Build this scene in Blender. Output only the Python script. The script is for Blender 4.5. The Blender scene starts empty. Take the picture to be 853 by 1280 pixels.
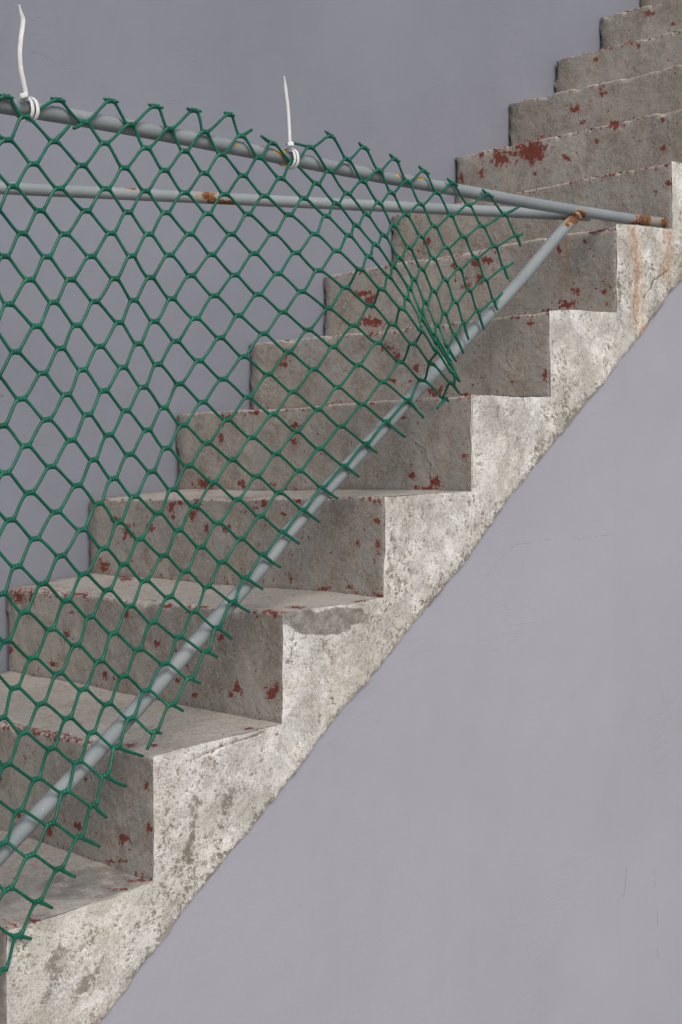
import bpy, math, random
import numpy as np
from mathutils import Vector, Matrix
random.seed(7)
sc = bpy.context.scene
col = sc.collection

# ------------------------------------------------------------------ camera
F, YAW, PITCH, ROLL = 1731.72, 0.8183061, 0.00166066, 0.005015
T, W, H, DROP = 0.230653, 0.785433, 0.18, 0.018147
CAM = np.array([-1.20414, -1.469613, 0.331595])
def axes():
    fw = np.array([math.sin(YAW)*math.cos(PITCH), math.cos(YAW)*math.cos(PITCH), math.sin(PITCH)])
    r = np.array([math.cos(YAW), -math.sin(YAW), 0.0]); u = np.cross(r, fw)
    return fw, r*math.cos(ROLL)+u*math.sin(ROLL), -r*math.sin(ROLL)+u*math.cos(ROLL)
FW, RT, UP = axes()
def ray(px, py):
    return FW + RT*(px-426.5)/F - UP*(py-640.0)/F
def onY(px, py, y):
    d = ray(px, py); return CAM + d*(y-CAM[1])/d[1]
def at_depth(px, py, dep):
    return CAM + ray(px, py)*dep
def to_px(P):
    D = P-CAM; z = D@FW
    return 426.5+F*(D@RT)/z, 640-F*(D@UP)/z

cd = bpy.data.cameras.new('camera'); cam = bpy.data.objects.new('camera', cd); col.objects.link(cam)
M = Matrix(((RT[0], UP[0], -FW[0], CAM[0]), (RT[1], UP[1], -FW[1], CAM[1]), (RT[2], UP[2], -FW[2], CAM[2]), (0,0,0,1)))
cam.matrix_world = M
cd.sensor_fit = 'VERTICAL'; cd.sensor_height = 36.0; cd.lens = F/1280*36.0; cd.clip_end = 500; cd.clip_start = 0.02
sc.camera = cam

# ------------------------------------------------------------------ numpy value noise
def _hash(ix, iy, iz, seed):
    h = (ix*374761393 + iy*668265263 + iz*2147483647 + seed*1274126177) & 0xffffffff
    h = ((h ^ (h >> 13))*1274126177) & 0xffffffff
    h = h ^ (h >> 16)
    return (h & 0xffff)/32767.5-1.0
def vnoise(P, scale, seed=0):
    Q = P*scale+1000.0
    I = np.floor(Q).astype(np.int64); f = Q-I; f = f*f*(3-2*f)
    out = 0
    for dx in (0, 1):
        wx = f[:, 0] if dx else 1-f[:, 0]
        for dy in (0, 1):
            wy = f[:, 1] if dy else 1-f[:, 1]
            for dz in (0, 1):
                wz = f[:, 2] if dz else 1-f[:, 2]
                out = out + wx*wy*wz*_hash(I[:, 0]+dx, I[:, 1]+dy, I[:, 2]+dz, seed)
    return out
def disp(P, amp):
    """vector displacement that depends on position only, so neighbouring sheets stay joined"""
    out = np.zeros_like(P)
    for sc_, a in ((7, 1.0), (24, .55), (70, .38), (190, .22)):
        for k in range(3):
            out[:, k] += a*vnoise(P, sc_, 11*k+int(sc_))
    return P + out*amp

# ------------------------------------------------------------------ material helpers
def new_mat(name):
    m = bpy.data.materials.new(name); m.use_nodes = True
    nt = m.node_tree; b = nt.nodes['Principled BSDF']
    return m, nt, b
class NB:
    def __init__(s, nt):
        s.nt = nt; s.n = nt.nodes; s.l = nt.links
        s.geo = s.n.new('ShaderNodeNewGeometry').outputs['Position']
    def lk(s, a, b):
        if isinstance(a, (int, float, tuple)): b.default_value = a
        else: s.l.new(a, b)
    def noise(s, scale, detail=6, rough=.6, vec=None, dist=0.0):
        t = s.n.new('ShaderNodeTexNoise'); t.inputs['Scale'].default_value = scale
        detail = max(1.0, min(detail, math.log2(2400/scale)))      # no octaves finer than a pixel
        t.inputs['Detail'].default_value = detail; t.inputs['Roughness'].default_value = rough
        t.inputs['Distortion'].default_value = dist
        s.l.new(vec if vec else s.geo, t.inputs['Vector']); return t.outputs['Fac']
    def voro(s, scale, feature='F1', vec=None, rnd=1.0):
        t = s.n.new('ShaderNodeTexVoronoi'); t.feature = feature
        t.inputs['Scale'].default_value = scale; t.inputs['Randomness'].default_value = rnd
        s.l.new(vec if vec else s.geo, t.inputs['Vector']); return t.outputs['Distance']
    def math(s, op, a, b=0.0, c=None, clamp=False):
        t = s.n.new('ShaderNodeMath'); t.operation = op; t.use_clamp = clamp
        s.lk(a, t.inputs[0]); s.lk(b, t.inputs[1])
        if c is not None: s.lk(c, t.inputs[2])
        return t.outputs[0]
    def step(s, x, lo, hi):
        t = s.n.new('ShaderNodeMapRange'); t.interpolation_type = 'SMOOTHSTEP'
        s.lk(x, t.inputs[0]); t.inputs[1].default_value = lo; t.inputs[2].default_value = hi
        return t.outputs[0]
    def rng(s, x, a, b, c, d):
        t = s.n.new('ShaderNodeMapRange'); s.lk(x, t.inputs[0])
        for i, v in enumerate((a, b, c, d)): t.inputs[i+1].default_value = v
        return t.outputs[0]
    def mix(s, f, a, b):
        t = s.n.new('ShaderNodeMix'); t.data_type = 'RGBA'; s.lk(f, t.inputs[0])
        for v, i in ((a, 6), (b, 7)):
            if isinstance(v, tuple): t.inputs[i].default_value = (v[0], v[1], v[2], 1)
            else: s.l.new(v, t.inputs[i])
        return t.outputs[2]
    def mul(s, c, f):
        t = s.n.new('ShaderNodeMix'); t.data_type = 'RGBA'; t.blend_type = 'MULTIPLY'; t.inputs[0].default_value = 1
        s.l.new(c, t.inputs[6]); s.l.new(f, t.inputs[7]); return t.outputs[2]
    def attr(s, name):
        t = s.n.new('ShaderNodeAttribute'); t.attribute_name = name; return t.outputs['Fac']
    def scalevec(s, v):
        t = s.n.new('ShaderNodeVectorMath'); t.operation = 'MULTIPLY'; s.l.new(s.geo, t.inputs[0]); t.inputs[1].default_value = v
        return t.outputs[0]
    def bump(s, h, strength, dist, normal=None):
        t = s.n.new('ShaderNodeBump'); s.lk(h, t.inputs['Height']); t.inputs['Strength'].default_value = strength
        t.inputs['Distance'].default_value = dist
        if normal: s.l.new(normal, t.inputs['Normal'])
        return t.outputs[0]
    def seg(s, A, B, wob=None):
        """distance from the position (optionally wobbled) to a segment A-B"""
        v = wob if wob else s.geo
        A = Vector(A); B = Vector(B); d = B-A
        sub = s.n.new('ShaderNodeVectorMath'); sub.operation = 'SUBTRACT'; s.l.new(v, sub.inputs[0]); sub.inputs[1].default_value = A
        dt = s.n.new('ShaderNodeVectorMath'); dt.operation = 'DOT_PRODUCT'; s.l.new(sub.outputs[0], dt.inputs[0]); dt.inputs[1].default_value = d/d.length_squared
        t = s.math('ADD', dt.outputs['Value'], 0.0, clamp=True)
        sm = s.n.new('ShaderNodeVectorMath'); sm.operation = 'SCALE'; sm.inputs[0].default_value = d; s.l.new(t, sm.inputs['Scale'])
        ds = s.n.new('ShaderNodeVectorMath'); ds.operation = 'DISTANCE'; s.l.new(sub.outputs[0], ds.inputs[0]); s.l.new(sm.outputs[0], ds.inputs[1])
        return ds.outputs['Value']
    def wobble(s, scale, amp):
        t = s.n.new('ShaderNodeTexNoise'); t.inputs['Scale'].default_value = scale; t.inputs['Detail'].default_value = 4
        s.l.new(s.geo, t.inputs['Vector'])
        a = s.n.new('ShaderNodeVectorMath'); a.operation = 'SUBTRACT'; s.l.new(t.outputs['Color'], a.inputs[0]); a.inputs[1].default_value = (.5, .5, .5)
        b = s.n.new('ShaderNodeVectorMath'); b.operation = 'MULTIPLY_ADD'; s.l.new(a.outputs[0], b.inputs[0]); b.inputs[1].default_value = (amp, amp, amp); s.l.new(s.geo, b.inputs[2])
        return b.outputs[0]

RED = (0.20, 0.032, 0.022)
def mat_concrete():
    m, nt, b = new_mat('worn_concrete'); N = NB(nt)
    big = N.noise(5.5, 5, .62); mid = N.noise(19, 6, .6, dist=.5); fine = N.noise(170, 5, .72); grit = N.noise(620, 2, .6)
    c = N.mix(N.step(big, .34, .66), (.215, .199, .170), (.350, .332, .295))
    c = N.mix(N.math('MULTIPLY', N.step(mid, .46, .66), .66), c, (.172, .132, .096))            # brownish grime blotches
    c = N.mix(N.math('MULTIPLY', N.step(N.noise(11, 5, .68, N.scalevec((1, 1.3, .8)), .6), .48, .62), .65), c, (.255, .258, .255))  # grey cement wash
    c = N.mix(N.math('MULTIPLY', N.step(N.noise(8, 5, .7, N.scalevec((1, 3.2, .35))), .52, .70), .45), c, (.125, .105, .088))  # runs of dirt
    c = N.mix(N.rng(fine, .38, .66, .0, .60), c, (.40, .375, .33))
    c = N.mix(N.math('MULTIPLY', N.step(grit, .42, .28), .62), c, (.10, .085, .07))
    c = N.mix(N.math('MULTIPLY', N.step(grit, .60, .72), .7), c, (.56, .54, .50))
    pits = N.step(N.voro(62, 'F1', N.wobble(60, .01)), .13, .05)
    pits = N.math('MULTIPLY', pits, N.step(N.noise(14, 3), .52, .62))
    c = N.mix(N.math('MULTIPLY', pits, .75), c, (.06, .045, .036))
    # fine wandering cracks
    cr = N.step(N.voro(5.2, 'DISTANCE_TO_EDGE', N.wobble(13, .10)), .011, .002)
    cr = N.math('MULTIPLY', cr, N.step(N.noise(3.1, 2), .50, .60))
    c = N.mix(N.math('MULTIPLY', cr, .28), c, (.08, .07, .06))
    crk = N.step(N.math('ADD', N.attr('crack'), N.rng(N.noise(160, 3), .3, .7, -.25, .25)), .62, .95)
    c = N.mix(N.math('MULTIPLY', crk, .45), c, (.09, .072, .058))
    c = N.mix(N.math('MULTIPLY', N.attr('stain'), N.rng(N.noise(60, 4), .35, .65, .4, 1)), c, (.30, .155, .065))
    # pale worn edge / efflorescence
    pale = N.math('MULTIPLY', N.attr('pale'), N.rng(N.noise(85, 5, .7), .3, .7, .0, 1.25), clamp=True)
    c = N.mix(pale, c, (.52, .49, .44))
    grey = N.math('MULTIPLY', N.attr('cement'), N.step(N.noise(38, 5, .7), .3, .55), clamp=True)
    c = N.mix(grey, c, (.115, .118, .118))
    # remnants of red floor paint, hard edged
    nz = N.rng(N.noise(85, 6, .7), .3, .7, -.62, .62)
    nz2 = N.rng(N.noise(300, 3, .7), .3, .7, -.36, .36)
    rv = N.math('ADD', N.math('ADD', N.attr('red'), N.math('MULTIPLY', nz, 1.15)), nz2)
    rm = N.step(rv, .50, .56)
    halo = N.math('MULTIPLY', N.math('SUBTRACT', N.step(rv, .34, .46), rm, clamp=True), .55)
    c = N.mix(halo, c, (.42, .40, .37))
    flk = N.step(N.math('ADD', N.noise(46, 6, .7), N.math('MULTIPLY', N.noise(7, 2), .45)), .935, .95)
    rm = N.math('MAXIMUM', rm, flk)
    redc = N.mix(N.noise(200, 3), (.135, .032, .026), (.225, .066, .052))
    c = N.mix(rm, c, redc)
    N.l.new(c, b.inputs['Base Color']); b.inputs['Roughness'].default_value = .92; b.inputs['Specular IOR Level'].default_value = .25
    h = N.math('ADD', N.math('MULTIPLY', N.noise(150, 4, .75), 1.2), N.math('MULTIPLY', N.noise(24, 3, .6), .8))
    h = N.math('SUBTRACT', h, N.math('MULTIPLY', N.attr('crack'), .5))
    N.l.new(N.bump(h, .75, .0022), b.inputs['Normal'])
    return m

def mat_flaking():
    m, nt, b = new_mat('flaking_whitewash'); N = NB(nt)
    big = N.noise(5.5, 4, .6); mid = N.noise(34, 7, .75, dist=.3); fine = N.noise(120, 6, .8); grit = N.noise(560, 2, .6)
    bare = N.mix(N.step(N.noise(22, 5), .35, .65), (.235, .212, .178), (.40, .375, .33))
    bare = N.mix(N.rng(grit, .3, .7, 0, .5), bare, (.15, .13, .105))
    wht = N.mix(N.step(N.noise(13, 5, .65), .38, .66), (.60, .59, .555), (.86, .855, .83))
    wht = N.mix(N.math('MULTIPLY', N.step(N.noise(9, 5, .7), .56, .74), .35), wht, (.52, .45, .34))   # ochre weathering
    v = N.math('ADD', N.rng(big, .3, .7, -.20, .20), N.rng(mid, .3, .7, -.26, .26))
    v = N.math('ADD', v, N.rng(fine, .3, .7, -.52, .52))
    v = N.math('ADD', v, N.rng(grit, .3, .7, -.16, .16))
    v = N.math('ADD', v, N.rng(N.noise(14, 5, .7, N.scalevec((1.6, 1, .6))), .35, .65, -.12, .12))
    v = N.math('SUBTRACT', N.math('ADD', v, .40), N.attr('bare'))
    mask = N.step(v, .10, .17)
    thin = N.step(v, .10, .42)
    c = N.mix(mask, bare, N.mix(thin, (.44, .415, .365), wht))
    # thin grey and tan areas where the wash has worn to a film
    fg = N.step(N.math('ADD', N.noise(11, 5, .75, dist=.6), N.rng(fine, .3, .7, -.12, .12)), .49, .58)
    c = N.mix(N.math('MULTIPLY', N.math('MULTIPLY', fg, .8), N.rng(N.noise(210, 4, .8), .38, .62, .15, .85)), c, (.27, .258, .235))
    tan = N.step(N.noise(4.2, 3, .6), .52, .64)
    c = N.mix(N.math('MULTIPLY', tan, N.rng(N.noise(48, 5, .75), .38, .66, .0, .42)), c, (.45, .39, .29))
    c = N.mix(N.math('MULTIPLY', N.step(grit, .43, .30), .65), c, (.17, .145, .115))
    st = N.math('MULTIPLY', N.attr('stain'), N.rng(N.noise(46, 6, .8, N.scalevec((1.6, 1, .45))), .36, .62, .05, 1.25), clamp=True)
    c = N.mix(st, c, (.44, .215, .075))
    crk = N.step(N.math('ADD', N.attr('crack'), N.rng(N.noise(160, 3), .3, .7, -.25, .25)), .6, .9)
    c = N.mix(N.math('MULTIPLY', crk, .7), c, (.10, .075, .05))
    c = N.mix(N.math('MULTIPLY', N.step(N.math('ADD', N.attr('cement'), N.rng(N.noise(40, 6, .78), .3, .7, -.45, .45)), .42, .62), .9), c, N.mix(N.step(N.noise(45, 5, .75), .38, .62), (.165, .158, .142), N.mix(N.rng(grit, .35, .65, 0, 1), (.25, .238, .21), (.37, .355, .32))))
    c = N.mix(N.math('MULTIPLY', N.step(N.math('ADD', N.attr('red'), N.rng(N.noise(120, 5), .3, .7, -.4, .4)), .5, .6), .95), c, RED)
    N.l.new(c, b.inputs['Base Color']); b.inputs['Roughness'].default_value = .93; b.inputs['Specular IOR Level'].default_value = .2
    h = N.math('ADD', N.math('MULTIPLY', fine, 1.3), mid)
    h = N.math('SUBTRACT', h, N.math('MULTIPLY', N.attr('crack'), .8))
    N.l.new(N.bump(h, .9, .0026), b.inputs['Normal'])
    return m

def mat_wall(name, c0, c1, streak, segs, bumpd):
    m, nt, b = new_mat(name); N = NB(nt)
    c = N.mix(N.step(N.noise(1.6, 4, .55), .3, .7), c0, c1)
    cs = N.noise(3.5, 5, .6, N.scalevec((4.5, 4.5, .35)))
    c = N.mix(N.math('MULTIPLY', N.step(cs, .52, .74), streak), c, tuple(x*.72 for x in c0))
    c = N.mix(N.math('MULTIPLY', N.step(N.noise(5, 6, .7), .5, .75), .16), c, (c1[0]*1.12, c1[1]*1.06, c1[2]*.93))
    sm = N.math('MULTIPLY', N.step(N.noise(7, 7, .75, N.scalevec((1.7, 1, .8)), .7), .62, .78), .20)
    c = N.mix(sm, c, tuple(x*.62 for x in c0))
    c = N.mix(N.rng(N.noise(420, 3, .6), .3, .7, 0, .10), c, (.16, .16, .16))
    spk = N.math('MULTIPLY', N.step(N.voro(9, 'F1', N.wobble(50, .02)), .035, .012), N.step(N.noise(4, 2), .52, .6))
    c = N.mix(N.math('MULTIPLY', spk, .55), c, (.12, .11, .10))
    wob = N.wobble(26, .022); tot = None
    for A, B, wd, k in segs:
        s = N.math('MULTIPLY', N.step(N.seg(A, B, wob), wd, wd*.15), k)
        tot = s if tot is None else N.math('MAXIMUM', tot, s)
    h = N.math('ADD', N.math('MULTIPLY', N.noise(7, 2, .5), 2.6), N.math('MULTIPLY', N.noise(60, 4, .65), .40))
    # trowel arcs
    tr = N.noise(12, 3, .6, N.scalevec((.8, 1, 3.0)), .6)
    ridge = N.step(N.math('ABSOLUTE', N.math('SUBTRACT', tr, .5)), .02, .0)
    h = N.math('ADD', h, N.math('MULTIPLY', ridge, N.math('MULTIPLY', N.step(N.noise(4, 2), .52, .68), .22)))
    if tot is not None:
        c = N.mix(N.math('MULTIPLY', tot, .38), c, (.10, .092, .09)); h = N.math('SUBTRACT', h, N.math('MULTIPLY', tot, 1.0))
    N.l.new(c, b.inputs['Base Color']); b.inputs['Roughness'].default_value = .72; b.inputs['Specular IOR Level'].default_value = .3
    N.l.new(N.bump(h, .6, bumpd), b.inputs['Normal'])
    return m

def mat_pipe(name='grey_painted_steel', extra=()):
    m, nt, b = new_mat(name); N = NB(nt)
    c = N.mix(N.step(N.noise(9, 4), .35, .65), (.195, .228, .248), (.25, .28, .298))
    c = N.mix(N.rng(N.noise(240, 4, .7), .35, .7, 0, .3), c, (.30, .33, .34))
    dirt = N.noise(30, 6, .7, N.scalevec((1, 1, 2.0)))
    c = N.mix(N.math('MULTIPLY', N.step(dirt, .58, .75), .45), c, (.20, .185, .15))
    rv = N.math('ADD', N.attr('rust'), N.rng(N.noise(95, 7, .72), .3, .7, -.42, .42))
    rust = N.step(rv, .48, .60)
    halo = N.math('MULTIPLY', N.step(rv, .22, .5), .75)
    fle = N.step(N.math('ADD', N.noise(120, 5, .7), N.math('MULTIPLY', N.noise(9, 2), .4)), .985, 1.0)
    rust = N.math('MAXIMUM', rust, fle)
    c = N.mix(halo, c, (.42, .26, .12))
    rc = N.mix(N.step(N.noise(160, 5, .7), .35, .62), (.055, .022, .014), (.24, .105, .04))
    c = N.mix(rust, c, rc)
    wd = N.math('MULTIPLY', N.step(N.voro(150, 'F1', N.wobble(90, .006)), .20, .12), N.step(N.noise(17, 3), .60, .68))
    c = N.mix(wd, c, (.60, .62, .62))
    c = N.mix(N.step(N.math('ADD', N.attr('yellow'), N.rng(N.noise(170, 5), .3, .7, -.4, .4)), .5, .58), c, (.52, .30, .03))
    N.l.new(c, b.inputs['Base Color'])
    N.l.new(N.rng(rust, 0, 1, .74, .95), b.inputs['Roughness'])
    h = N.math('ADD', N.math('MULTIPLY', N.noise(45, 4), .6), N.math('MULTIPLY', N.noise(300, 3), .2))
    h = N.math('ADD', h, N.math('MULTIPLY', rust, N.rng(N.noise(220, 5), .3, .7, .1, 1.2)))
    N.l.new(N.bump(h, .6, .0012), b.inputs['Normal'])
    return m

def mat_plastic(name, ca, cb, rough, sss=0.0):
    m, nt, b = new_mat(name); N = NB(nt)
    c = N.mix(N.step(N.noise(26, 5, .65), .35, .68), ca, cb)
    c = N.mix(N.math('MULTIPLY', N.step(N.noise(75, 6, .75), .62, .72), .5), c, tuple(min(1, x*1.5+.05) for x in cb))
    c = N.mix(N.math('MULTIPLY', N.step(N.noise(55, 5, .7), .56, .7), .3), c, tuple(x*.5 for x in ca))
    N.l.new(c, b.inputs['Base Color']); b.inputs['Roughness'].default_value = rough
    b.inputs['Specular IOR Level'].default_value = .35
    if sss:
        b.inputs['Subsurface Weight'].default_value = sss; b.inputs['Subsurface Radius'].default_value = (.004, .004, .004); b.inputs['Subsurface Scale'].default_value = 1
    N.l.new(N.bump(N.noise(180, 4), .3, .0006), b.inputs['Normal'])
    return m

def mat_ground():
    m, nt, b = new_mat('rough_paving'); N = NB(nt)
    c = N.mix(N.step(N.noise(2.2, 6, .65), .3, .7), (.22, .21, .19), (.33, .32, .30))
    c = N.mix(N.math('MULTIPLY', N.step(N.noise(60, 5, .7), .5, .7), .4), c, (.15, .14, .12))
    N.l.new(c, b.inputs['Base Color']); b.inputs['Roughness'].default_value = .9
    N.l.new(N.bump(N.noise(90, 5), .5, .003), b.inputs['Normal'])
    return m

# ------------------------------------------------------------------ object helpers
def empty(name, loc, **k):
    o = bpy.data.objects.new(name, None); col.objects.link(o); o.location = loc; o.empty_display_size = .05
    for a, b in k.items(): o[a] = b
    return o
def link(name, V, Fc, mat, parent=None, smooth=True, attrs=None, **k):
    V = np.asarray(V, float)
    off = np.zeros(3)
    if parent is not None: off = np.array(parent.location)
    me = bpy.data.meshes.new(name); me.from_pydata((V-off).tolist(), [], Fc); me.update()
    if attrs:
        for a, vals in attrs.items():
            at = me.attributes.new(a, 'FLOAT', 'POINT'); at.data.foreach_set('value', np.asarray(vals, dtype=np.float32))
    if smooth: me.polygons.foreach_set('use_smooth', [True]*len(me.polygons))
    me.materials.append(mat)
    o = bpy.data.objects.new(name, me); col.objects.link(o)
    if parent is not None: o.parent = parent
    for a, b in k.items(): o[a] = b
    return o
def grid_faces(nu, nv, base=0, flip=False):
    fs = []
    for i in range(nu-1):
        for j in range(nv-1):
            a = base+i*nv+j
            q = (a, a+nv, a+nv+1, a+1)
            fs.append(q[::-1] if flip else q)
    return fs
class Sheet:
    def __init__(s): s.V = []; s.F = []; s.n = 0
    def add(s, G, flip=False):      # G: (nu,nv,3)
        nu, nv, _ = G.shape
        s.V.append(G.reshape(-1, 3)); s.F += grid_faces(nu, nv, s.n, flip); s.n += nu*nv
    def verts(s): return np.concatenate(s.V)

def catmull(pts, n=8):
    pts = [np.asarray(p, float) for p in pts]
    P = [2*pts[0]-pts[1]]+pts+[2*pts[-1]-pts[-2]]; out = []
    for i in range(1, len(P)-2):
        for t in np.linspace(0, 1, n, endpoint=False):
            a, b_, c, d = P[i-1:i+3]
            out.append(.5*((2*b_)+(-a+c)*t+(2*a-5*b_+4*c-d)*t*t+(-a+3*b_-3*c+d)*t**3))
    out.append(pts[-1]); return np.array(out)
def tube(V, Fc, path, rad, sides=12, cap=True, flat=None):
    """sweep a round (or flattened: flat=(normal, thickness ratio)) section along path"""
    path = np.asarray(path); n = len(path); base = len(V)
    rad = np.full(n, rad) if np.isscalar(rad) else np.asarray(rad)
    ref = np.array([0.13, -1.0, 0.07]) if flat is None else np.asarray(flat[0], float)
    tg = np.gradient(path, axis=0); tg /= np.linalg.norm(tg, axis=1)[:, None]+1e-12
    for i in range(n):
        a = ref-tg[i]*(ref@tg[i])
        if np.linalg.norm(a) < 1e-4: a = np.cross(tg[i], [0.3, 0.2, 1])
        a /= np.linalg.norm(a); b = np.cross(tg[i], a)
        ka = 1.0 if flat is None else flat[1]
        for s in range(sides):
            th = 2*math.pi*s/sides
            V.append(path[i]+rad[i]*(a*math.cos(th)*ka+b*math.sin(th)))
    for i in range(n-1):
        for s in range(sides):
            q = base+i*sides+s; r = base+i*sides+(s+1) % sides
            Fc.append((q, r, r+sides, q+sides))
    if cap:
        Fc.append(tuple(base+s for s in range(sides))[::-1]); Fc.append(tuple(base+(n-1)*sides+s for s in range(sides)))

# ------------------------------------------------------------------ stair geometry from measured corners
N0, N1 = -5, 12
ZG = N0*H-H                                            # ground level
nose_px = {-1: (9, 1163), 0: (192, 946), 1: (353.5, 768), 2: (481, 621), 3: (591, 493.5), 4: (686.5, 388.5), 5: (771, 280), 6: (840, 202)}
base_px = {0: (192, 1102.5), 1: (352, 905), 2: (479.5, 746.5), 3: (590.5, 613), 4: (688, 496), 5: (772, 390), 6: (841, 285.5)}
inose_px = {1: (6, 735), 2: (107, 623), 3: (218, 518), 4: (310, 430.5), 5: (402, 345), 6: (487, 270), 7: (567, 197), 8: (634, 130), 9: (692, 77), 10: (748, 22)}
ibase_px = {1: (6, 837), 2: (107, 716), 3: (219, 612)}
def xz(px, y): p = onY(px[0], px[1], y); return np.array([p[0], p[2]])
def get(d, n, y, model):
    if n in d: return xz(d[n], y)
    # carry the nearest measured corner's offset from the even stair on to the steps out of view
    ks = sorted(d); k = ks[0] if n < ks[0] else ks[-1]
    off = xz(d[k], y)-model(k)
    return model(n)+off*.6
nose_m = lambda n: np.array([n*T, n*H]); base_m = lambda n: np.array([n*T, (n-1)*H+DROP])
NO = {n: get(nose_px, n, 0, nose_m) for n in range(N0, N1+2)}
BO = {n: get(base_px, n, 0, base_m) for n in range(N0, N1+2)}
NI = {n: get(inose_px, n, W, nose_m) for n in range(N0, N1+2)}
BI = {n: (xz(ibase_px[n], W) if n in ibase_px else np.array([NI[n][0], NI[n-1][1]+DROP if n-1 in NI else base_m(n)[1]])) for n in range(N0, N1+2)}
BO[N0][1] = BI[N0][1] = ZG-.02
DIAG = [onY(x, y, 0) for x, y in ((123, 1280), (225, 1149), (300, 1052), (423, 894), (541, 750), (579, 703), (625, 640), (771, 456), (849, 352))]
dx = np.array([p[0] for p in DIAG]); dz = np.array([p[2] for p in DIAG])
slope = H/T
def diag(x):
    x = np.asarray(x, float); z = np.interp(x, dx, dz)
    z = np.where(x < dx[0], dz[0]+(x-dx[0])*slope, z); z = np.where(x > dx[-1], dz[-1]+(x-dx[-1])*slope, z)
    return np.maximum(z, ZG-.02)

# worn spots, measured on the stair surfaces: (x, y, half width, half height)
RSP = [(665,189,16,12),(625,199,9,9),(640,192,14,3),(602,194,3,4),(602,217,3,6),(578,222,3,6),(710,198,5,4),(670,217,3,3),(745,176,4,3),(770,156,8,5),(753,117,5,6),(719,136,7,4),(728,155,3,4),
(798,58,3,4),(789,54,3,3),(812,16,7,3),(841,30,3,2),(828,186,3,4),(828,150,3,3),(798,174,3,3),(835,229,4,5),(820,240,3,3),(534,302,5,6),(523,314,2,2),(456,366,12,4),(467,403,16,5),(463,375,6,8),(609,326,11,4),(593,329,6,4),
(601,350,5,7),(582,354,5,6),(568,331,4,4),(708,381,11,5),(690,389,16,1.5),(719,363,6,4),(756,363,3,3),(699,312,3,4),(731,300,2,2),(764,357,2,3),(482,435,7,5),(495,444,4,5),(518,460,4,4),(487,475,10,2),(511,476,3,1.5),(543,490,10,5),
(576,493,13,1.5),(682,468,2.5,8),(660,404,4,1.5),(354,453,5,7),(259,607,12,6),(276,549,4,5),(302,604,4,5),(342,604,3,4),(369,531,7,3),(544,602,6,5),(539,611,16,1.4),(516,597,4,4),(582,571,3,3),(216,636,3,9),(242,643,7,6),
(227,628,8,3),(247,629,5,5),(282,660,5,5),(260,659,4,5),(329,628,4,4),(319,635,3,3),(371,626,6,2),(354,642,5,3),(160,664,7,8),(189,658,5,6),(143,648,5,3),(130,707,6,6),(156,723,8,2.5),(446,681,5,4),(474,684,4,7),
(472,652,3,4),(363,724,2.5,5),(403,737,8,1.5),(435,735,4,2.5),(473,745,4,2),(471,627,8,3),(335,766,10,2.5),(342,771,4,4),(370,760,14,1.3),(452,751,12,1.2),(207,756,7,2.5),(197,804,4,5),(275,797,4,4),(296,859,4,8),
(342,864,6,9),(245,868,4,3),(220,810,3,3),(288,868,3,3),(234,831,2,6),(223,850,4,3),(23,747,7,8),(41,747,4,9),(14,812,4,5),(67,829,4,4),(82,794,3,4),(87,767,3,2),(160,767,4,5),(132,845,4,5),(143,848,2,2),
(126,947,4,5),(63,1039,7,7),(97,1035,6,4),(153,1049,7,6),(185,1035,3,7),(183,983,3,6),(22,1020,4,3),(3,975,4,4),(108,971,2,6),(160,932,7,2.5),(191,931,6,1),(150,1077,12,1.4),(176,1100,13,2.6),(150,1112,9,1.6),
(44,1151,9,2.5),(310,912,8,1.5),(250,759,12,1.4),(95,744,14,1.5),(285,521,8,1.2),(318,515,8,2),(300,622,14,1.2),(172,1121,1.5,2),(620,135,3,3),(745,75,3,3),(505,523,3,3),(366,551,3,3)]
CRK = [[(495,590),(493,568),(515,548),(530,560),(538,580),(541,602)],[(271,820),(268,850),(265,890)],[(724,176),(723,200),(724,217)],[(836,139),(836,187)],[(619,279),(618,300)],[(662,280),(659,300)],
[(325,776),(324,800)],[(805,373),(815,355),(832,340)],[(276,810),(292,828),(300,820)],[(640,430),(632,440),(640,462)],[(565,445),(570,470)],[(240,949),(290,930),(330,916)],[(500,300),(520,330)]]
STN = [([(791,288),(794,310),(799,335),(796,365),(800,410)],7,.62),([(798,360),(799,400)],10,.35),([(836,292),(837,312),(831,345)],6,.5),([(712,295),(706,330),(703,370)],6,.35),([(196,960),(196,1060)],3,.15),([(25,1158),(70,1130)],5,.25)]
CEM = [(370,772,34,12),(430,770,30,12),(400,782,40,13)]
BRUSH = [((118,1165),(70,1225),12),((75,1185),(55,1215),9),((135,1185),(85,1265),7),((60,1235),(45,1275),7),((290,985),(275,1010),7),((243,1000),(235,1075),5),((395,800),(420,830),6)]
def segdist(x, y, poly):
    best = np.full(x.shape, 1e9)
    for (ax, ay), (bx, by) in zip(poly[:-1], poly[1:]):
        dx_, dy_ = bx-ax, by-ay; t = np.clip(((x-ax)*dx_+(y-ay)*dy_)/(dx_*dx_+dy_*dy_), 0, 1)
        best = np.minimum(best, np.hypot(x-ax-t*dx_, y-ay-t*dy_))
    return best
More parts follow.
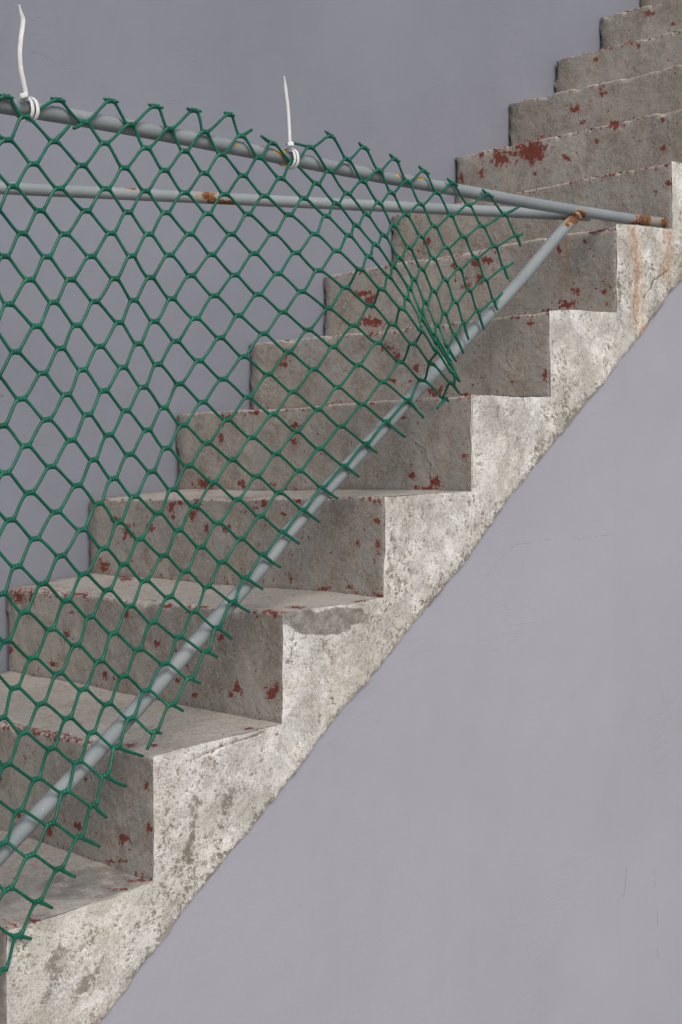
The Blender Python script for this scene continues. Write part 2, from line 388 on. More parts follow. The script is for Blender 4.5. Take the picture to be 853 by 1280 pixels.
def wear(P):
    """density fields of the wear at points P (paint, cracks, rust runs)"""
    x, y = to_px(P); red = np.zeros(len(P)); crack = np.zeros(len(P)); stain = np.zeros(len(P)); cem = np.zeros(len(P))
    for cx, cy, a, b in RSP:
        q = ((x-cx)/(a*1.1+.4))**2+((y-cy)/(b*1.1+.4))**2
        red = np.maximum(red, (.92+min(a*b, 200)*.0022)*np.exp(-q*.9))
    for poly in CRK: crack = np.maximum(crack, np.clip(1.1-segdist(x+1.6*np.sin(y*.31)+1.2*vnoise(P, 90, 77), y+1.4*vnoise(P, 70, 78), poly)/2.0, 0, 1))
    for poly, w, s in STN: stain = np.maximum(stain, s*np.exp(-(segdist(x, y, poly)/w)**2))
    for cx, cy, a, b in CEM:
        q = ((x-cx)/a)**2+((y-cy)/b)**2; cem = np.maximum(cem, np.clip(1.6-q*1.1, 0, 1))
    return red, crack, stain, cem

CONC = mat_concrete(); FLAKE = mat_flaking()
AMP = .0016
GAP = .004
stair = empty('concrete_staircase', (0, 0, 0), label='bare worn concrete staircase with red paint flecks and flaking whitewashed side', category='staircase')
def lerp(a, b, t): return a+(b-a)*t
for n in range(N0, N1+1):
    vis_r = -1 <= n <= 10; vis_t = -2 <= n <= 1
    hr, ht = (.0032 if vis_r else .02), (.0036 if vis_t else .02)
    sh = Sheet()
    ny = int(W/(hr))+2; nz_ = int(H/hr)+2
    v = np.linspace(0, 1, ny)[:, None]; t = np.linspace(0, 1, nz_)[None, :]
    R = .005
    o0, o1, i0, i1 = BO[n], NO[n], BI[n], NI[n]
    X = lerp(lerp(o0[0], o1[0], t), lerp(i0[0], i1[0], t), v); Z = lerp(lerp(o0[1], o1[1]-R, t), lerp(i0[1], i1[1]-R, t), v)
    Y = np.broadcast_to(v*(W-GAP), X.shape)
    # slight sag of each nosing along its width, as in a hand-cast stair
    G = np.stack([X, Y, Z], 2); sh.add(G)
    nriser = sh.n
    # rounded nosing
    th = np.linspace(0, math.pi/2, 6)[None, :]
    xo = lerp(o1[0], i1[0], v); zo = lerp(o1[1], i1[1], v)
    sh.add(np.stack([xo+R*(1-np.cos(th)), np.broadcast_to(v*(W-GAP), (ny, 6)), zo-R+R*np.sin(th)], 2))
    nn = sh.n
    # tread
    nx = int(T/ht)+2; ny2 = int(W/ht)+2
    v2 = np.linspace(0, 1, ny2)[:, None]; u = np.linspace(0, 1, nx)[None, :]
    b0, b1 = BO[n+1], BI[n+1]
    sh.add(np.stack([lerp(lerp(o1[0]+R, b0[0]+.004, u), lerp(i1[0]+R, b1[0]+.004, u), v2), np.broadcast_to(v2*(W-GAP), (ny2, nx)), lerp(lerp(o1[1], b0[1], u), lerp(i1[1], b1[1], u), v2)], 2))
    V = sh.verts()
    # end sheet against the wall so that the slot beside the wall is closed concrete
    red, crack, stain, cem = wear(V)
    # chips along the nosing
    znose = lerp(o1[1], i1[1], V[:, 1]/W); edge = np.exp(-(np.abs(V[:, 2]-znose)/.010)**2)*(V[:, 0] < lerp(o1[0], i1[0], V[:, 1]/W)+.02)
    zbase = lerp(o0[1], i0[1], V[:, 1]/W); foot = np.exp(-(np.abs(V[:, 2]-zbase)/.012)**2)
    red = np.maximum(red, edge*(.30+.42*vnoise(V, 7, 5)+.18*vnoise(V, 30, 6)))
    red = np.maximum(red, foot*(.12+.30*vnoise(V, 9, 15)))
    pale = np.clip(np.exp(-(np.abs(V[:, 2]-znose)/.0045)**2)*.75+edge*.15, 0, 1)
    pale[nn:] = np.maximum(pale[nn:], .45+.3*vnoise(V[nn:], 6, 8))          # trodden tops are paler
    outer = np.exp(-(V[:, 1]/.006)**2); pale = np.maximum(pale, 1.15*outer)
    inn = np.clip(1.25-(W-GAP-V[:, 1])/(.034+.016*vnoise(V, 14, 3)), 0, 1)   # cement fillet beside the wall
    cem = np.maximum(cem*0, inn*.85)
    if n == -1:      # a dark patch of newer mortar on the lowest visible tread
        px_, py_ = to_px(V); q = ((px_-108)/62)**2+((py_-1105-(px_-108)*-.12)/19)**2
        cem = np.maximum(cem, np.clip((1.15-q)*3, 0, 1)*.6*(V[:, 0] > NO[n][0]+.012))
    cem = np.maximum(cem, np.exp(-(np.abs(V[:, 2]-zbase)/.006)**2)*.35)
    if n == -1: pass
    P = disp(V, AMP)
    chip = np.clip(vnoise(V, 55, 21)-.3, 0, 1)*edge*.008+np.clip(vnoise(V, 20, 22)-.35, 0, 1)*edge*.012
    P[:, 0] += chip; P[:, 2] -= chip*.6
    P[:, 0] += .0024*vnoise(V, 4.0, 40)
    P[:, 2] += .0022*vnoise(V, 6.0, 41)
    ie = np.exp(-((W-GAP-V[:, 1])/.008)**2)       # rough end beside the wall
    P[:, 1] -= ie*np.clip(.5+vnoise(V, 45, 90)+.5*vnoise(V, 120, 91), 0, 1.5)*.006
    P[:, 0] += ie*(.004*vnoise(V, 40, 92)+.003)
    link('step', P, sh.F, CONC, stair, attrs=dict(red=red, crack=crack, stain=stain, cement=cem, pale=pale))

# side face: thick flaking whitewash from the stepped edge down to the sloping lower edge
sh = Sheet(); hs = .0034
LIP = .007
def top_line(n, x):   # tread height along the outer edge
    return lerp(NO[n][1], BO[n+1][1], np.clip((x-NO[n][0])/(BO[n+1][0]-NO[n][0]), 0, 1))
for n in range(N0, N1+1):
    vis = -2 <= n <= 6; h_ = hs if vis else .02
    xa, xb = BO[n][0], BO[n+1][0]
    nx = int((xb-xa)/h_)+2; xs = np.linspace(xa, xb, nx)
    tops = top_line(n, xs); bots = diag(xs); nzz = int((tops-bots).max()/h_)+2
    s = np.linspace(0, 1, nzz)
    X = np.repeat(xs[:, None], nzz, 1); Z = bots[:, None]+(tops-bots)[:, None]*s[None, :]
    # the riser leans a little between its foot and its nosing: follow it
    X = X+(NO[n][0]-BO[n][0])*(np.clip((Z-BO[n][1])/(NO[n][1]-BO[n][1]), 0, 1)-0)*(1-(X-xa)/(xb-xa))
    sh.add(np.stack([X, np.zeros_like(X), Z], 2))
    # rounded return on the upper edge (2 mm), and the lower lip going back to the wall
    k = np.linspace(0, 1, 4)
    # the small return under the sloping lower edge
    sh.add(np.stack([np.repeat(xs[:, None], 4, 1), np.broadcast_to(k*LIP*1.6, (nx, 4)), np.repeat(bots[:, None], 4, 1)], 2), flip=True)
V = sh.verts(); red, crack, stain, cem = wear(V); red *= 0.6
dlow = V[:, 2]-diag(V[:, 0])
cemS = cem
bare = .10*vnoise(V, 5, 31)+.34*np.exp(-(dlow/.008)**2)+.10*np.exp(-(dlow/.035)**2)
for n in range(-3, 8):      # a bead of white paint folded round each vertical arris and along the treads
    lo_, hi_ = BO[n][1], NO[n][1]; wx = .0055+.002*vnoise(V, 60, 37)
    bd = np.exp(-((V[:, 0]-NO[n][0])/wx)**2)*(V[:, 2] > lo_-.006)*(V[:, 2] < hi_+.01)
    tl = top_line(n, V[:, 0]); bt = np.exp(-((V[:, 2]-tl)/.0045)**2)*(V[:, 0] > NO[n][0])*(V[:, 0] < BO[n+1][0])
    bare -= .45*bd*(.7+.6*vnoise(V, 35, 38))+.35*bt*(.5+.8*vnoise(V, 30, 39))
bx_, by_ = to_px(V)
for A_, B_, w_ in BRUSH:
    bare += (.30+.22*vnoise(V, 26, 33))*np.exp(-(segdist(bx_+4*vnoise(V, 22, 34), by_+4*vnoise(V, 22, 35), [A_, B_])/(w_*.9))**2)
P = disp(V, AMP)
rag = np.exp(-(dlow/.006)**2); P[:, 2] += rag*(.0022*vnoise(V, 28, 50)+.0020*vnoise(V, 90, 51)+.003*vnoise(V, 6, 52))
P[:, 1] += .0018*vnoise(V, 12, 60)+.0010*vnoise(V, 40, 61)
link('side_face', P, sh.F, FLAKE, stair, attrs=dict(red=red, crack=crack, stain=stain, cement=cemS, bare=bare))

# ------------------------------------------------------------------ walls and ground
def p2(px, py, y): return tuple(onY(px, py, y))
YL = .0045
segs = []
def addpoly(pts, w, k):
    for a, b in zip(pts[:-1], pts[1:]): segs.append((p2(*a, YL), p2(*b, YL), w, k))
addpoly([(600, 730), (622, 705), (640, 684), (676, 675), (762, 671)], .0013, .42)
addpoly([(676, 640), (677, 705)], .0013, .3)
addpoly([(775, 495), (800, 462), (826, 438)], .0013, .25)
addpoly([(655, 630), (653, 720)], .0013, .2)
addpoly([(818, 1090), (822, 1140), (824, 1200)], .0018, .7)
addpoly([(785, 1085), (780, 1120)], .006, .45)
addpoly([(563, 1145), (572, 1188)], .0016, -.9)
WALL_LOW = mat_wall('lilac_painted_render', (.352, .354, .412), (.384, .386, .442), .05, segs, .0020)
segs = []
def addb(pts, w, k):
    for a, b in zip(pts[:-1], pts[1:]): segs.append((p2(*a, W), p2(*b, W), w, k))
addb([(28, 62), (52, 68), (75, 86)], .003, .4)
WALL_BACK = mat_wall('shaded_slate_lilac_render', (.220, .234, .288), (.242, .257, .310), .06, segs, .0024)  # darker base colour: slate paint with overhead shade put into the tone

def slab(name, xs, zlo, zhi, y, thick, mat, rough, **k):
    """a wall: rendered face at y, given thickness behind"""
    nx = len(xs); nz_ = zlo.shape[1] if zlo.ndim > 1 else 24
    s = np.linspace(0, 1, 60)
    X = np.repeat(xs[:, None], 60, 1); Z = zlo[:, None]+(zhi-zlo)[:, None]*s
    V = np.stack([X, np.full_like(X, y), Z], 2).reshape(-1, 3)
    V2 = V.copy(); V[:, 1] += rough*vnoise(V2, 2.2, 70)+rough*.4*vnoise(V2, 7, 71)
    n1 = len(V); B = V.copy(); B[:, 1] = y+thick
    Fc = grid_faces(nx, 60, 0)+grid_faces(nx, 60, n1, True)
    for i in range(nx-1):
        for j in (0, 59):
            a = i*60+j; q = (a, a+60, a+60+n1, a+n1); Fc.append(q if j else q[::-1])
    for i in (0, nx-1):
        for j in range(59):
            a = i*60+j; q = (a, a+1, a+1+n1, a+n1); Fc.append(q[::-1] if i == 0 else q)
    root = empty(name, (float(xs.mean()), y, float(zlo.min())), **k)
    return root, link('render_face', np.concatenate([V, B]), Fc, mat, root)
xs = np.linspace(-.9, 5.5, 240)
lo = np.full_like(xs, ZG-.02); hi = np.maximum(diag(xs)+.035, ZG)
hi = np.minimum(hi, 2.45)
slab('lower_wall', xs, lo, hi, YL, .16, WALL_LOW, .0012, label='smooth pale lilac rendered wall under the sloping edge of the stairs', category='wall')
xs = np.linspace(-2.6, 6.0, 200)
slab('rear_wall', xs, np.full_like(xs, ZG-.02), np.full_like(xs, 4.2), W, .2, WALL_BACK, .0022, label='slate lilac rendered wall with shade put into its colour, rising behind the stairs', category='wall')
# ground
g = 40.0
link('ground', [(-g, -g, ZG), (g, -g, ZG), (g, g, ZG), (-g, g, ZG)], [(0, 1, 2, 3)], mat_ground(), smooth=False, kind='structure')

# ------------------------------------------------------------------ steel rail
PIPE = mat_pipe(); r = .0106; YR = .022
def pipe_path(pxs, ys): return [onY(x, y, yy) for (x, y), yy in zip(pxs, ys)]
top_px = [(0, 131), (100, 148), (200, 166.5), (300, 186), (400, 206), (500, 225), (600, 242.5), (700, 260), (790, 274), (842, 280)]
top = pipe_path(top_px, [YR]*10)
d0 = (top[0]-top[2]); d0 /= np.linalg.norm(d0); top = [top[0]+d0*.55, top[0]+d0*.25]+top
dg_px = [(0, 1068), (47, 1018), (131, 930), (250, 797), (328, 708), (378, 646), (537.6, 471), (612, 392), (650, 351), (700, 291.5), (718, 273)]
dg = pipe_path(dg_px, [YR]*11)
d1 = (dg[0]-dg[3]); d1 /= np.linalg.norm(d1); dg = [dg[0]+d1*.62, dg[0]+d1*.3]+dg
A = onY(737, 270, YR+.004); B0 = at_depth(0, 235, 2.30)
tt = (W-.01-A[1])/(B0[1]-A[1])
print('lower rail end param', tt, 'A', A, 'B0', B0)
Bw = A+(B0-A)*(tt if tt > 1 else 1)
low = [Bw, lerp(Bw, B0, .5) if tt > 1 else lerp(B0, A, .1), lerp(A, B0, .6), lerp(A, B0, .3), lerp(A, B0, .08), A]
rail = empty('handrail', tuple(dg[0]*np.array([1, 1, 0])+np.array([0, 0, dg[0][2]-.1])), label='grey painted steel pipe rail with rusty welds lying along the stair edge', category='railing')
def rustmap(V, spots):
    x, y = to_px(V); out = np.zeros(len(V))
    for cx, cy, a, b in spots: out = np.maximum(out, 1.05*np.exp(-((x-cx)/a)**2*.8-((y-cy)/b)**2*.8))
    return out
def make_pipe(name, pts, rr, rsp, ysp=()):
    P = catmull(pts, 40); V = []; Fc = []; tube(V, Fc, P, rr, 28)
    V = np.array(V)
    link(name, V, Fc, PIPE, rail, attrs=dict(rust=rustmap(V, rsp), yellow=rustmap(V, ysp)))
top_r = make_pipe('top_rail', top, r, [(726, 268, 7, 6), (805, 274, 9, 10), (834, 279, 8, 10), (800, 280, 16, 4)], [(296, 180, 4, 2), (352, 191, 5, 5), (526, 223, 6, 2), (498, 219, 3, 2), (355, 205, 6, 2), (343, 189, 2, 2)])
make_pipe('cross_rail', low, r*.97, [(261, 246, 9, 8), (272, 253, 18, 4), (163, 236, 8, 1.6), (148, 240, 2, 2), (292, 243, 2, 2), (715, 276, 12, 4), (520, 268, 3, 1.5)])
make_pipe('sloped_rail', dg, r*1.04, [(717, 274, 7, 6), (709, 281, 3, 3)])
# lumpy weld where the three pipes meet
wj = onY(722, 270, YR-.009)
vv = []; ff = []; nu, nv = 18, 12
for i in range(nu):
    for j in range(nv):
        a = 2*math.pi*i/nu; p = math.pi*j/(nv-1)
        vv.append((math.sin(p)*math.cos(a), math.sin(p)*math.sin(a), math.cos(p)))
vv = np.array(vv)
for i in range(nu):
    for j in range(nv-1): ff.append((i*nv+j, i*nv+j+1, ((i+1) % nu)*nv+j+1, ((i+1) % nu)*nv+j))
ax = (dg[-1]-dg[-2]); ax /= np.linalg.norm(ax)
wv = vv*np.array([.0105, .0065, .0075]); wv = wv*(1+.22*vnoise(vv, 2.2, 3)[:, None]+.14*vnoise(vv, 5, 4)[:, None])
link('weld', wj+wv, ff, PIPE, rail, attrs=dict(rust=np.full(len(wv), .62), yellow=np.zeros(len(wv))))
# foot post beyond the frame, joining the rails to a lower step
pf = dg[0].copy(); V = []; Fc = []
xt = pf[0]; k = (xt-top[1][0])/(top[0][0]-top[1][0]); pt = lerp(top[1], top[0], k)
nstep = int(math.floor((xt-.004)/T)); zf = NO[max(nstep, N0)][1] if nstep >= N0 else ZG
tube(V, Fc, [np.array([xt, YR, zf-.01]), np.array([xt, YR, (zf+pt[2])/2]), np.array([xt, YR, pt[2]])], r, 20)
V = np.array(V); link('post', V, Fc, PIPE, rail, attrs=dict(rust=.5*np.exp(-((V[:, 2]-zf)/.03)**2), yellow=np.zeros(len(V))))

# ------------------------------------------------------------------ green plastic netting
ND = {}
def row(rr, k0, pts, a0):
    # nodes of one row: a runs up by one from a0, b = rr-a
    for i, p in enumerate(pts):
        if p is not None: ND[(a0+i, rr-a0-i)] = p
row(0, 0, [(-55,118),(8,121),(73,125),(139,126),(195,133),(243,138),(287,143),None,(362,179),(413,170),(455.5,184.5),(494,199),(530.6,214),(566,229),(610,243)], -1)
row(1, 0, [(-35,142),(31,146),(105,153),(163,156),(212,161),(256,165),(302,170),(341,179),(388,184),(434,199),(474,213),(510,227),(546.5,241),(586,256),(631,268)], 0)
row(2, 0, [(9.5,175),(68,177),(131,179),(183,185),(231,189),(277,193),(324,197),(366,203),(412,214),(454,227),(490,241),(526.6,255.5),(564,269.5),(603,282.5),(646.5,295)], 1)
row(3, 0, [(-20,203),(42,205),(102.5,207),(155.5,210),(206,213),(255.5,216.5),(304,219.6),(351,223),(396,229.5),(434.7,242),(474,253.6),(508,268.4),(543.5,283),(580,296),(619,308)], 1)
row(4, 0, [(16.4,233),(74,235.5),(132.5,236),(182,239),(231,241),(281,243),(331,245),(380,248),(420.6,254.3),(458.6,268),(492,282),(526.6,295.5),(559,309.5),(595,322.4),(631,335)], 2)
row(5, 0, [(-5,262),(50,263.4),(108,263.7),(160,265.3),(207.5,266),(260,267),(310,267.6),(361,268.4),(408,270),(445.7,281.8),(480.4,294.2),(511.4,309.4),(542,323),(575,336),(607,349.4)], 2)
row(6, 0, [(-25,290),(27.7,291.8),(81,292.7),(139,291.6),(186.4,292.7),(237.5,292.7),(289,292.7),(341.4,292.3),(393.4,292.7),(436.3,294.2),(470,306),(499.6,322.3),(527.5,336.5),(557,350),(586.8,363),(618.4,375.8)], 2)
row(7, 0, [(6,320.4),(58.6,321),(113.7,320.6),(164.6,320),(211.7,318.8),(264.5,318.3),(317.7,316.9),(370,316),(421,313.7),(461.4,320.7),(492,333.4),(517.5,349),(542.7,364),(569.6,377.7),(598,388.7)], 3)
row(8, 0, [(-16,349),(37,349.7),(88,349.7),(143.5,348.5),(188.3,346.9),(238.7,344.5),(293.8,343.8),(347.2,342.2),(398,338.2),(450.4,336.9),(486.8,346),(512,360.5),(532,377.9),(556,391.8),(580.5,403.8)], 3)
row(9, 0, [(10.6,380.2),(66.8,378),(118.4,377),(167,375.5),(214.5,373.4),(268,369.9),(322.6,368),(377,364.5),(431.7,359.8),(477.4,361.7),(509,373),(527,389),(546.6,406.4),(569,418.7)], 4)
row(10, 0, [(-10,412),(45.7,407.9),(96,406.7),(149,403.2),(192.7,402),(244.5,398),(298,394.5),(353.6,390.3),(410.6,385.6),(463.3,381.7),(503,386),(527,399),(543,418),(559,432.7)], 4)
row(11, 0, [(19.2,440),(76.2,435.5),(125,433.2),(173,429.7),(220,426.6),(275,422.4),(329.7,417.2),(385.2,412.5),(442,407),(491,405.8),(526,412.5),(546,429),(562,450)], 5)
row(12, 0, [(-5,470),(53.5,466.5),(103.2,462.5),(153.6,459.4),(197,455.5),(248.8,451.2),(304.3,446),(360.6,440.2),(416.4,433.7),(472.7,428.5),(516,429.7),(545,438),(564,456)], 5)
row(13, 0, [(26.3,498.8),(83.2,493.4),(130,488.7),(179,484),(224,480),(278.5,474),(335.5,468),(392.3,461.8),(448,456.2),(500.8,452.5),(539.5,454.8),(565.5,465)], 6)
row(14, 0, [(2.8,532.4),(58.6,524.6),(109.7,518.3),(157.6,513.6),(204.7,509.8),(253.5,502.8),(309.7,496.5),(366,490),(422.3,484),(478.5,477.8),(527.8,475.4),(565.3,479)], 6)
row(15, 0, [(-22,565),(32.4,557.4),(89,550.4),(136,543.8),(184.5,537.5),(228.8,531.7),(284,525),(341.2,518),(398,512),(453,505.8),(511,500),(557,498)], 6)
row(16, 0, [(7,591),(63.8,583.2),(116.8,575),(161.8,568),(208.2,560.3),(258.6,554),(314.4,546.9),(370.8,539.6),(426.2,533.2),(483.2,526.7)], 7)
row(17, 0, [(-18,626),(37,616),(96.6,607),(141.9,598.5),(189.5,589.6),(235.2,582.5),(290.3,575),(345,567.5),(399.5,561),(457.9,554.3)], 7)
row(18, 0, [(13,650),(70.3,640),(123.6,629.4),(168,620.8),(215.2,612),(266.4,603.2),(320.8,595.7),(374.1,588.6),(430.9,582)], 8)
row(19, 0, [(-12,684),(44,673.5),(102.5,662.3),(148.2,652.9),(198,641.5),(242.9,633.2),(296.6,624.3),(348.9,616),(403,609.3)], 8)
row(20, 0, [(21,708.2),(76.2,695),(129.4,685.7),(174.7,674),(223,663),(272.2,654),(325.4,645.4),(379.3,637)], 9)
row(21, 0, [(1.9,742.7),(53.5,730),(105,717.6),(154.7,705.5),(204.7,694.6),(250.9,684),(300.8,674),(354,664.8)], 9)
row(22, 0, [(-20,778),(30.5,765.2),(83.2,751),(134.8,737.5),(181,726),(232,714.5),(277.8,702.8),(329,693.2)], 9)
row(23, 0, [(8.2,801.3),(63.3,786.8),(112.5,771.5),(162.5,758),(211.4,746.4),(259,733.5),(306.8,722)], 10)
row(24, 0, [(-15,836),(41,822.4),(95,806.7),(141.9,791.9),(191,778.2),(242,765),(291.9,752)], 10)
row(25, 0, [(18.8,860),(73.2,841.9),(124.3,826.6),(173,812),(223.4,796.6),(272.4,784.4)], 11)
row(26, 0, [(1.9,897.6),(51.6,880),(103.9,861.8),(154,845.6),(205.6,829.7),(258.3,814.2)], 11)
row(27, 0, [(-20,936),(29.3,916.3),(84.9,897.8),(134.8,880),(182.4,863.4),(238,847.7)], 11)
row(28, 0, [(8.2,956.2),(64.5,935.6),(114.9,915.9),(163.5,898),(214.5,880.5)], 12)
row(29, 0, [(-12,998),(45.7,973.8),(97.3,952.7),(146,933.5),(193.4,914.7)], 12)
row(30, 0, [(23.4,1013.6),(80.9,990),(131.3,969.6)], 13)
row(31, 0, [(3.5,1054),(63.3,1030),(117.2,1006)], 13)
row(32, 0, [(-18,1096),(37.5,1069.7),(99.6,1046)], 13)
row(33, 0, [(10.5,1111.4),(74.6,1085.7)], 14)
row(34, 0, [(-18,1152),(48,1126.7)], 14)
row(35, 0, [(-40,1192),(23,1169.6)], 14)
row(36, 0, [(4.7,1212)], 15)
row(37, 0, [(-18,1256)], 15)
# carry the netting on past the left edge of the picture
for _ in range(9):
    for (a, b) in sorted(ND):
        if (a-1, b+1) not in ND and (a+1, b-1) in ND and ND[(a, b)][0] < 60 and ND[(a, b)][0] > -330 and a+b >= 0:
            p, q = ND[(a, b)], ND[(a+1, b-1)]
            dxx = max(min(p[0]-q[0], -46), -62)
            ND[(a-1, b+1)] = (p[0]+dxx, p[1]+(p[1]-q[1])*.97)
# depth of the sheet: hangs just in front of the pipes; bellies and folds forward where it bunches up
def net_y(a, b, p):
    x, y = p
    base = YR-r-.0035
    ty = top_y(x); dy = dg_y(x)
    s = np.clip((y-ty)/max(dy-ty, 30), 0, 1)
    belly = -.016*math.sin(math.pi*s)*(1 if x < 430 else .6)
    # fold axis runs from (430,300) down to (572,470)
    fx = 430+(y-300)*.86; dfd = (x-fx)
    amt = np.clip((y-235)/190, 0, 1)
    fold = -.055*amt*math.exp(-(dfd/34)**2) if y < 540 else 0
    if y > dy: base -= .0165*np.clip((y-dy)/45, 0, 1)     # stands off in front of the plastered side
    ripple = .0035*math.sin(a*1.7+b*.6)
    return base+belly+fold+ripple*np.clip((y-ty-20)/60, 0, 1)*np.clip((dy-y-20)/60, 0, 1)-.0012
def top_y(x): return float(np.interp(x, [-400]+[q[0] for q in top_px], [131-.17*400]+[q[1] for q in top_px]))
def dg_y(x): return float(np.interp(x, [-400]+[q[0] for q in dg_px], [1068+400*1.08]+[q[1] for q in dg_px]))
P3 = {}
for k, p in ND.items(): P3[k] = onY(p[0], p[1], net_y(k[0], k[1], p)+(.0022 if k in ((1, 0), (8, -6)) else 0))
V = []; Fc = []
rt = .00222
def bez(c, n):
    c = np.array(c); t = np.linspace(0, 1, n)[:, None]
    m = len(c)-1; out = 0
    for i in range(m+1): out = out+math.comb(m, i)*t**i*(1-t)**(m-i)*c[i]
    return out
def rowvec(k):
    a, b = k; vs = []
    for s in (1, -1):
        q = (a+s, b-s)
        if q in P3: vs.append((P3[q]-P3[k])*s)
    if not vs: return np.array([.045, 0, -.003])
    v = sum(vs)/len(vs); L = np.linalg.norm(v)
    return v/L*min(L, .055)
cut = {((2,-1),(2,0)), ((6,-5),(7,-5)) if False else None, ((7,-7),(7,-6)), ((0,0),(0,0))}
def have(k1, k2): return (k1, k2) not in cut
def strand(A_, B_, ra, rb, n=11, thin=1.0):
    """one strand between two nodes, swelling into both"""
    sgn = 1
    d = B_-A_
    va = ra if d@ra > 0 else -ra; vb = rb if d@rb > 0 else -rb
    j = np.array([random.uniform(-1, 1)*.0012, random.uniform(-1, 1)*.002, random.uniform(-1, 1)*.0012])
    c = [A_+va*.05, A_+va*.13, lerp(A_, B_, .24)+va*.055+j, lerp(A_, B_, .76)-vb*.055+j, B_-vb*.13, B_-vb*.05]
    P = bez(c, n); t = np.linspace(0, 1, n)
    rad = rt*thin*(.93+.85*np.exp(-(t/.15)**2)+.85*np.exp(-((1-t)/.15)**2))*(1+.05*np.array([random.uniform(-1, 1) for _ in t]))
    tube(V, Fc, P, rad, 8, cap=True)
for k in sorted(P3):
    a, b = k; rv = rowvec(k)
    x = ND[k][0]; tw = 1.0 if x < 400 else (1.0-.05*min((x-400)/200, 1))
    for q in ((a+1, b), (a, b+1)):
        if q in P3 and have(k, q): strand(P3[k], P3[q], rv, rowvec(q), thin=tw)
    # fused knot
    hw = .10 if x < 400 else .085
    tilt = np.array([0, random.uniform(-.001, .001), random.uniform(-.0012, .0012)])
    pts = [P3[k]-rv*hw+tilt, P3[k]-rv*hw*.45+tilt*.3, P3[k], P3[k]+rv*hw*.45-tilt*.3, P3[k]+rv*hw-tilt]
    tube(V, Fc, catmull(pts, 3), np.interp(np.linspace(0, 1, 13), [0, .25, .5, .75, 1], np.array([.5, 1.0, 1.22, 1.0, .5])*rt*1.25), 8)
# cut stubs along the edges
stubs = [((14,-13),(650,258)),((15,-13),(653.6,292)),((15,-13),(651,308)),((16,-12),(642,328.5)),((16,-12),(636,349)),((17,-11),(628,366.5)),((17,-11),(622.4,387.6)),((17,-10),(605,411.7)),((17,-9),(586,424.7)),((17,-8),(579.5,441.6)),
((17,-7),(570.6,451.6)),((17,-5),(573.5,474)),((17,-4),(575,477)),((17,-3),(574,491.4)),((17,-2),(546.5,510.6)),((17,-2),(561,502)),((16,-1),(529.7,521.9)),((16,0),(506.6,546.5)),((16,1),(471.2,566)),((16,2),(449,596)),((16,3),(422.2,623)),((16,4),(399.3,652.5)),
((16,5),(374.1,679.8)),((16,6),(350.7,708.9)),((16,7),(328.4,736.3)),((16,8),(311.8,765)),((16,9),(290,798.5)),((16,10),(272,821.2)),((16,11),(250.8,853.6)),((16,12),(229,888.7)),((16,13),(202.6,916.7)),((16,13),(184,937)),((15,14),(179,945)),
((15,15),(157.6,982.7)),((15,16),(133.6,1021.9)),((15,17),(124.7,1058)),((15,18),(94.3,1096)),((15,19),(65.6,1135)),((15,20),(39.4,1173.6)),((6,-5),(315,162)),((7,-6),(327,170)),((2,-1),(92,160.5)),((2,0),(88,155.5)),((15,21),(9,1210))]
stubs += [((a, -a), (ND[(a, -a)][0]+s*(9 if a < 5 else 6.5), ND[(a, -a)][1]+(1.5 if s > 0 and a < 8 else 3 if s > 0 else (-2.5 if a < 8 else -6)))) for a in range(-4, 14) for s in (-1, 1) if (a, -a) in ND and a not in (6, 7)]
for k, e in stubs:
    if k not in P3: print('no node', k); continue
    E_ = onY(e[0], e[1], P3[k][1]-.001)
    mid = lerp(P3[k], E_, .5)+np.array([0, random.uniform(-.001, .001), random.uniform(-.0012, .0005)])
    short = np.linalg.norm(E_-P3[k]) < .014
    P = catmull([P3[k], mid, E_], 4)
    tube(V, Fc, P, np.linspace(1.35, .95 if not short else .75, len(P))*rt, 8)
GREEN = mat_plastic('green_plastic', (.0025, .092, .054), (.005, .135, .084), .40)
zmin = min(p[2] for p in P3.values())
net = link('plastic_netting', V, Fc, GREEN, label='green plastic diamond mesh netting with cut frayed edges tied over the pipe rail', category='netting')

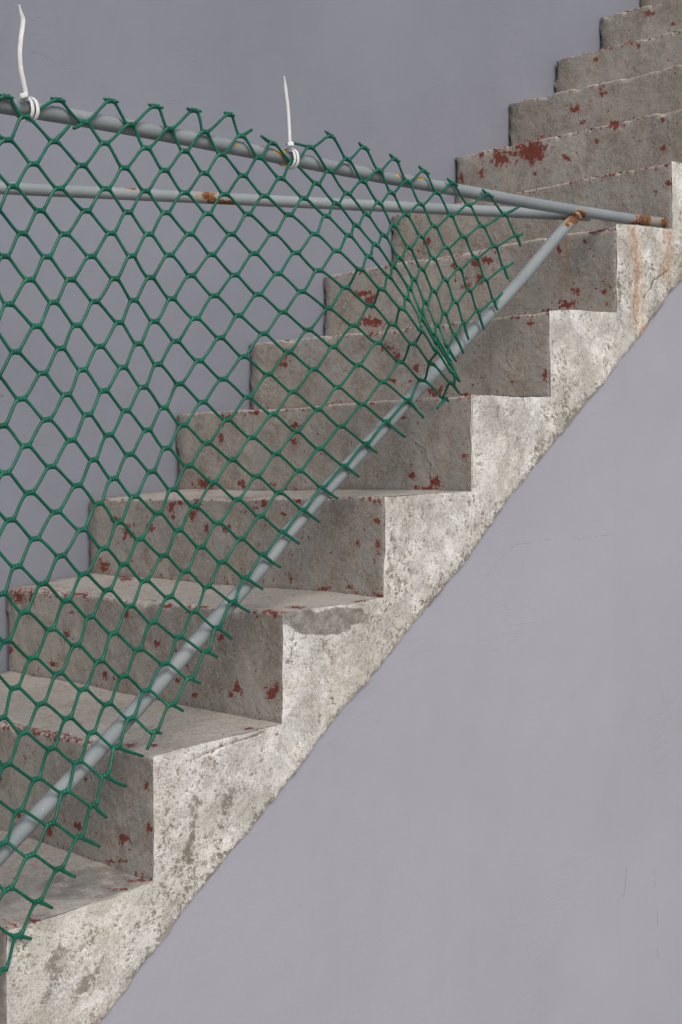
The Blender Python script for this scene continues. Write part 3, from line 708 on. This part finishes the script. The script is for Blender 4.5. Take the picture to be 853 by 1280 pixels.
# ------------------------------------------------------------------ cable ties
NYL = mat_plastic('white_nylon', (.66, .67, .67), (.76, .77, .77), .42, .1)
def box_at(V, Fc, c, ux, uy, uz, hx, hy, hz):
    b = len(V)
    for sx in (-1, 1):
        for sy in (-1, 1):
            for sz in (-1, 1): V.append(c+ux*hx*sx+uy*hy*sy+uz*hz*sz)
    for q in ((0,1,3,2),(4,6,7,5),(0,4,5,1),(2,3,7,6),(0,2,6,4),(1,5,7,3)): Fc.append(tuple(b+i for i in q))
def tie(cx, head_px, tail_px, tail_w, loops, lab, lean):
    cpt = onY(cx, top_y(cx), YR)
    i = min(range(len(top)-1), key=lambda j: np.linalg.norm((top[j]+top[j+1])/2-cpt))
    axd = top[i+1]-top[i]; axd /= np.linalg.norm(axd)
    root = empty('cable_tie', tuple(cpt), label=lab, category='cable tie', group='cable ties on the top rail')
    up = np.cross(axd, [0, 1, 0]); up = up/np.linalg.norm(up); up = up if up[2] > 0 else -up
    out = np.cross(up, axd); out = out if out[1] < 0 else -out
    V = []; Fc = []; R_ = r+.0016
    NT, NS = 48, 10
    for (o, skew, rr_) in loops:
        b0_ = len(V)
        for t in np.linspace(0, 2*math.pi, NT, endpoint=False):
            c_, s_ = math.cos(t), math.sin(t)
            rv_ = up*c_+out*s_                                   # radial direction
            # the band stands off in front where it grips the netting, and hangs a little below the pipe
            rr2 = R_*rr_+max(s_, 0)*.0060+max(-c_, 0)*max(s_, 0)**.5*.0060
            ctr = cpt+axd*(o+skew*s_)+rv_*rr2
            for q in range(NS):
                e = 2*math.pi*q/NS
                V.append(ctr+axd*math.cos(e)*.0027+rv_*math.sin(e)*.0008)
        for i in range(NT):
            for q in range(NS):
                Fc.append((b0_+i*NS+q, b0_+i*NS+(q+1) % NS, b0_+((i+1) % NT)*NS+(q+1) % NS, b0_+((i+1) % NT)*NS+q))
    VV = np.array(V)
    link('strap', VV, Fc, NYL, root)
    V = []; Fc = []
    hp = onY(head_px[0], head_px[1], YR-r-.008)
    hv, hf = [], []
    ca, sa = math.cos(lean), math.sin(lean)
    ux = RT*ca+UP*sa; uz = -RT*sa+UP*ca
    su = np.sign(vv)*np.abs(vv)**.42
    hv = [hp+ux*v[0]*.0050-FW*v[1]*.0038+uz*v[2]*.0036 for v in su]
    link('head', hv, ff, NYL, root)
    pts = [onY(x, y, YR-r-.006-.0006*j) for j, (x, y) in enumerate(tail_px[::-1])]
    P = catmull(pts, 8); rad = np.full(len(P), tail_w); m_ = len(P)//4; rad[-m_:] = np.linspace(tail_w, tail_w*.28, m_)
    tube(V, Fc, P, rad, 10, flat=(FW, .38))
    link('tail', V, Fc, NYL, root)
    return root
tie(30.5, (30.5, 120), [(24.3, 6), (26.5, 16), (29, 27), (26.3, 48), (25, 66), (26.3, 86), (30, 104), (33.3, 120)], .0030, [(-.0030, .0030, 1.0), (.0022, .0050, 1.05)], 'white cable tie with long wavy tail, bound round the pipe at far left', .25)
tie(357.5, (363.5, 180.5), [(355.5, 95), (357.5, 112), (360.3, 135), (361.6, 155), (362.8, 179)], .0024, [(-.0030, .0040, 1.0), (.0018, .0056, 1.05)], 'white cable tie with straighter, thinner upright tail, nearer the middle of the pipe', -.03)

# ------------------------------------------------------------------ light
w = bpy.data.worlds.new('World'); sc.world = w; w.use_nodes = True
nt = w.node_tree; bg = nt.nodes['Background']
sky = nt.nodes.new('ShaderNodeTexSky'); sky.sky_type = 'NISHITA'; sky.sun_disc = False
SE, SA = math.radians(42), math.radians(207)          # elevation, compass bearing measured from +Y towards +X
sky.sun_elevation = SE; sky.sun_rotation = SA; sky.air_density = 1.0; sky.dust_density = 3.5; sky.ozone_density = 1.0
nt.links.new(sky.outputs[0], bg.inputs[0]); bg.inputs[1].default_value = .12
sd = bpy.data.lights.new('sun', 'SUN'); sd.energy = 1.4; sd.angle = math.radians(28); sd.color = (1, .965, .91)
so = bpy.data.objects.new('sun', sd); col.objects.link(so)
dv = Vector((math.sin(SA)*math.cos(SE), math.cos(SA)*math.cos(SE), math.sin(SE)))
so.rotation_euler = dv.to_track_quat('Z', 'Y').to_euler(); so.location = (0, -3, 6)
sc.view_settings.view_transform = 'Standard'; sc.view_settings.look = 'None'; sc.view_settings.exposure = 0.08; sc.view_settings.gamma = 1.0
sc.render.engine = 'CYCLES'
sc.cycles.max_bounces = 4; sc.cycles.diffuse_bounces = 3; sc.cycles.glossy_bounces = 2; sc.cycles.transmission_bounces = 2
sc.render.resolution_x = 682; sc.render.resolution_y = 1024
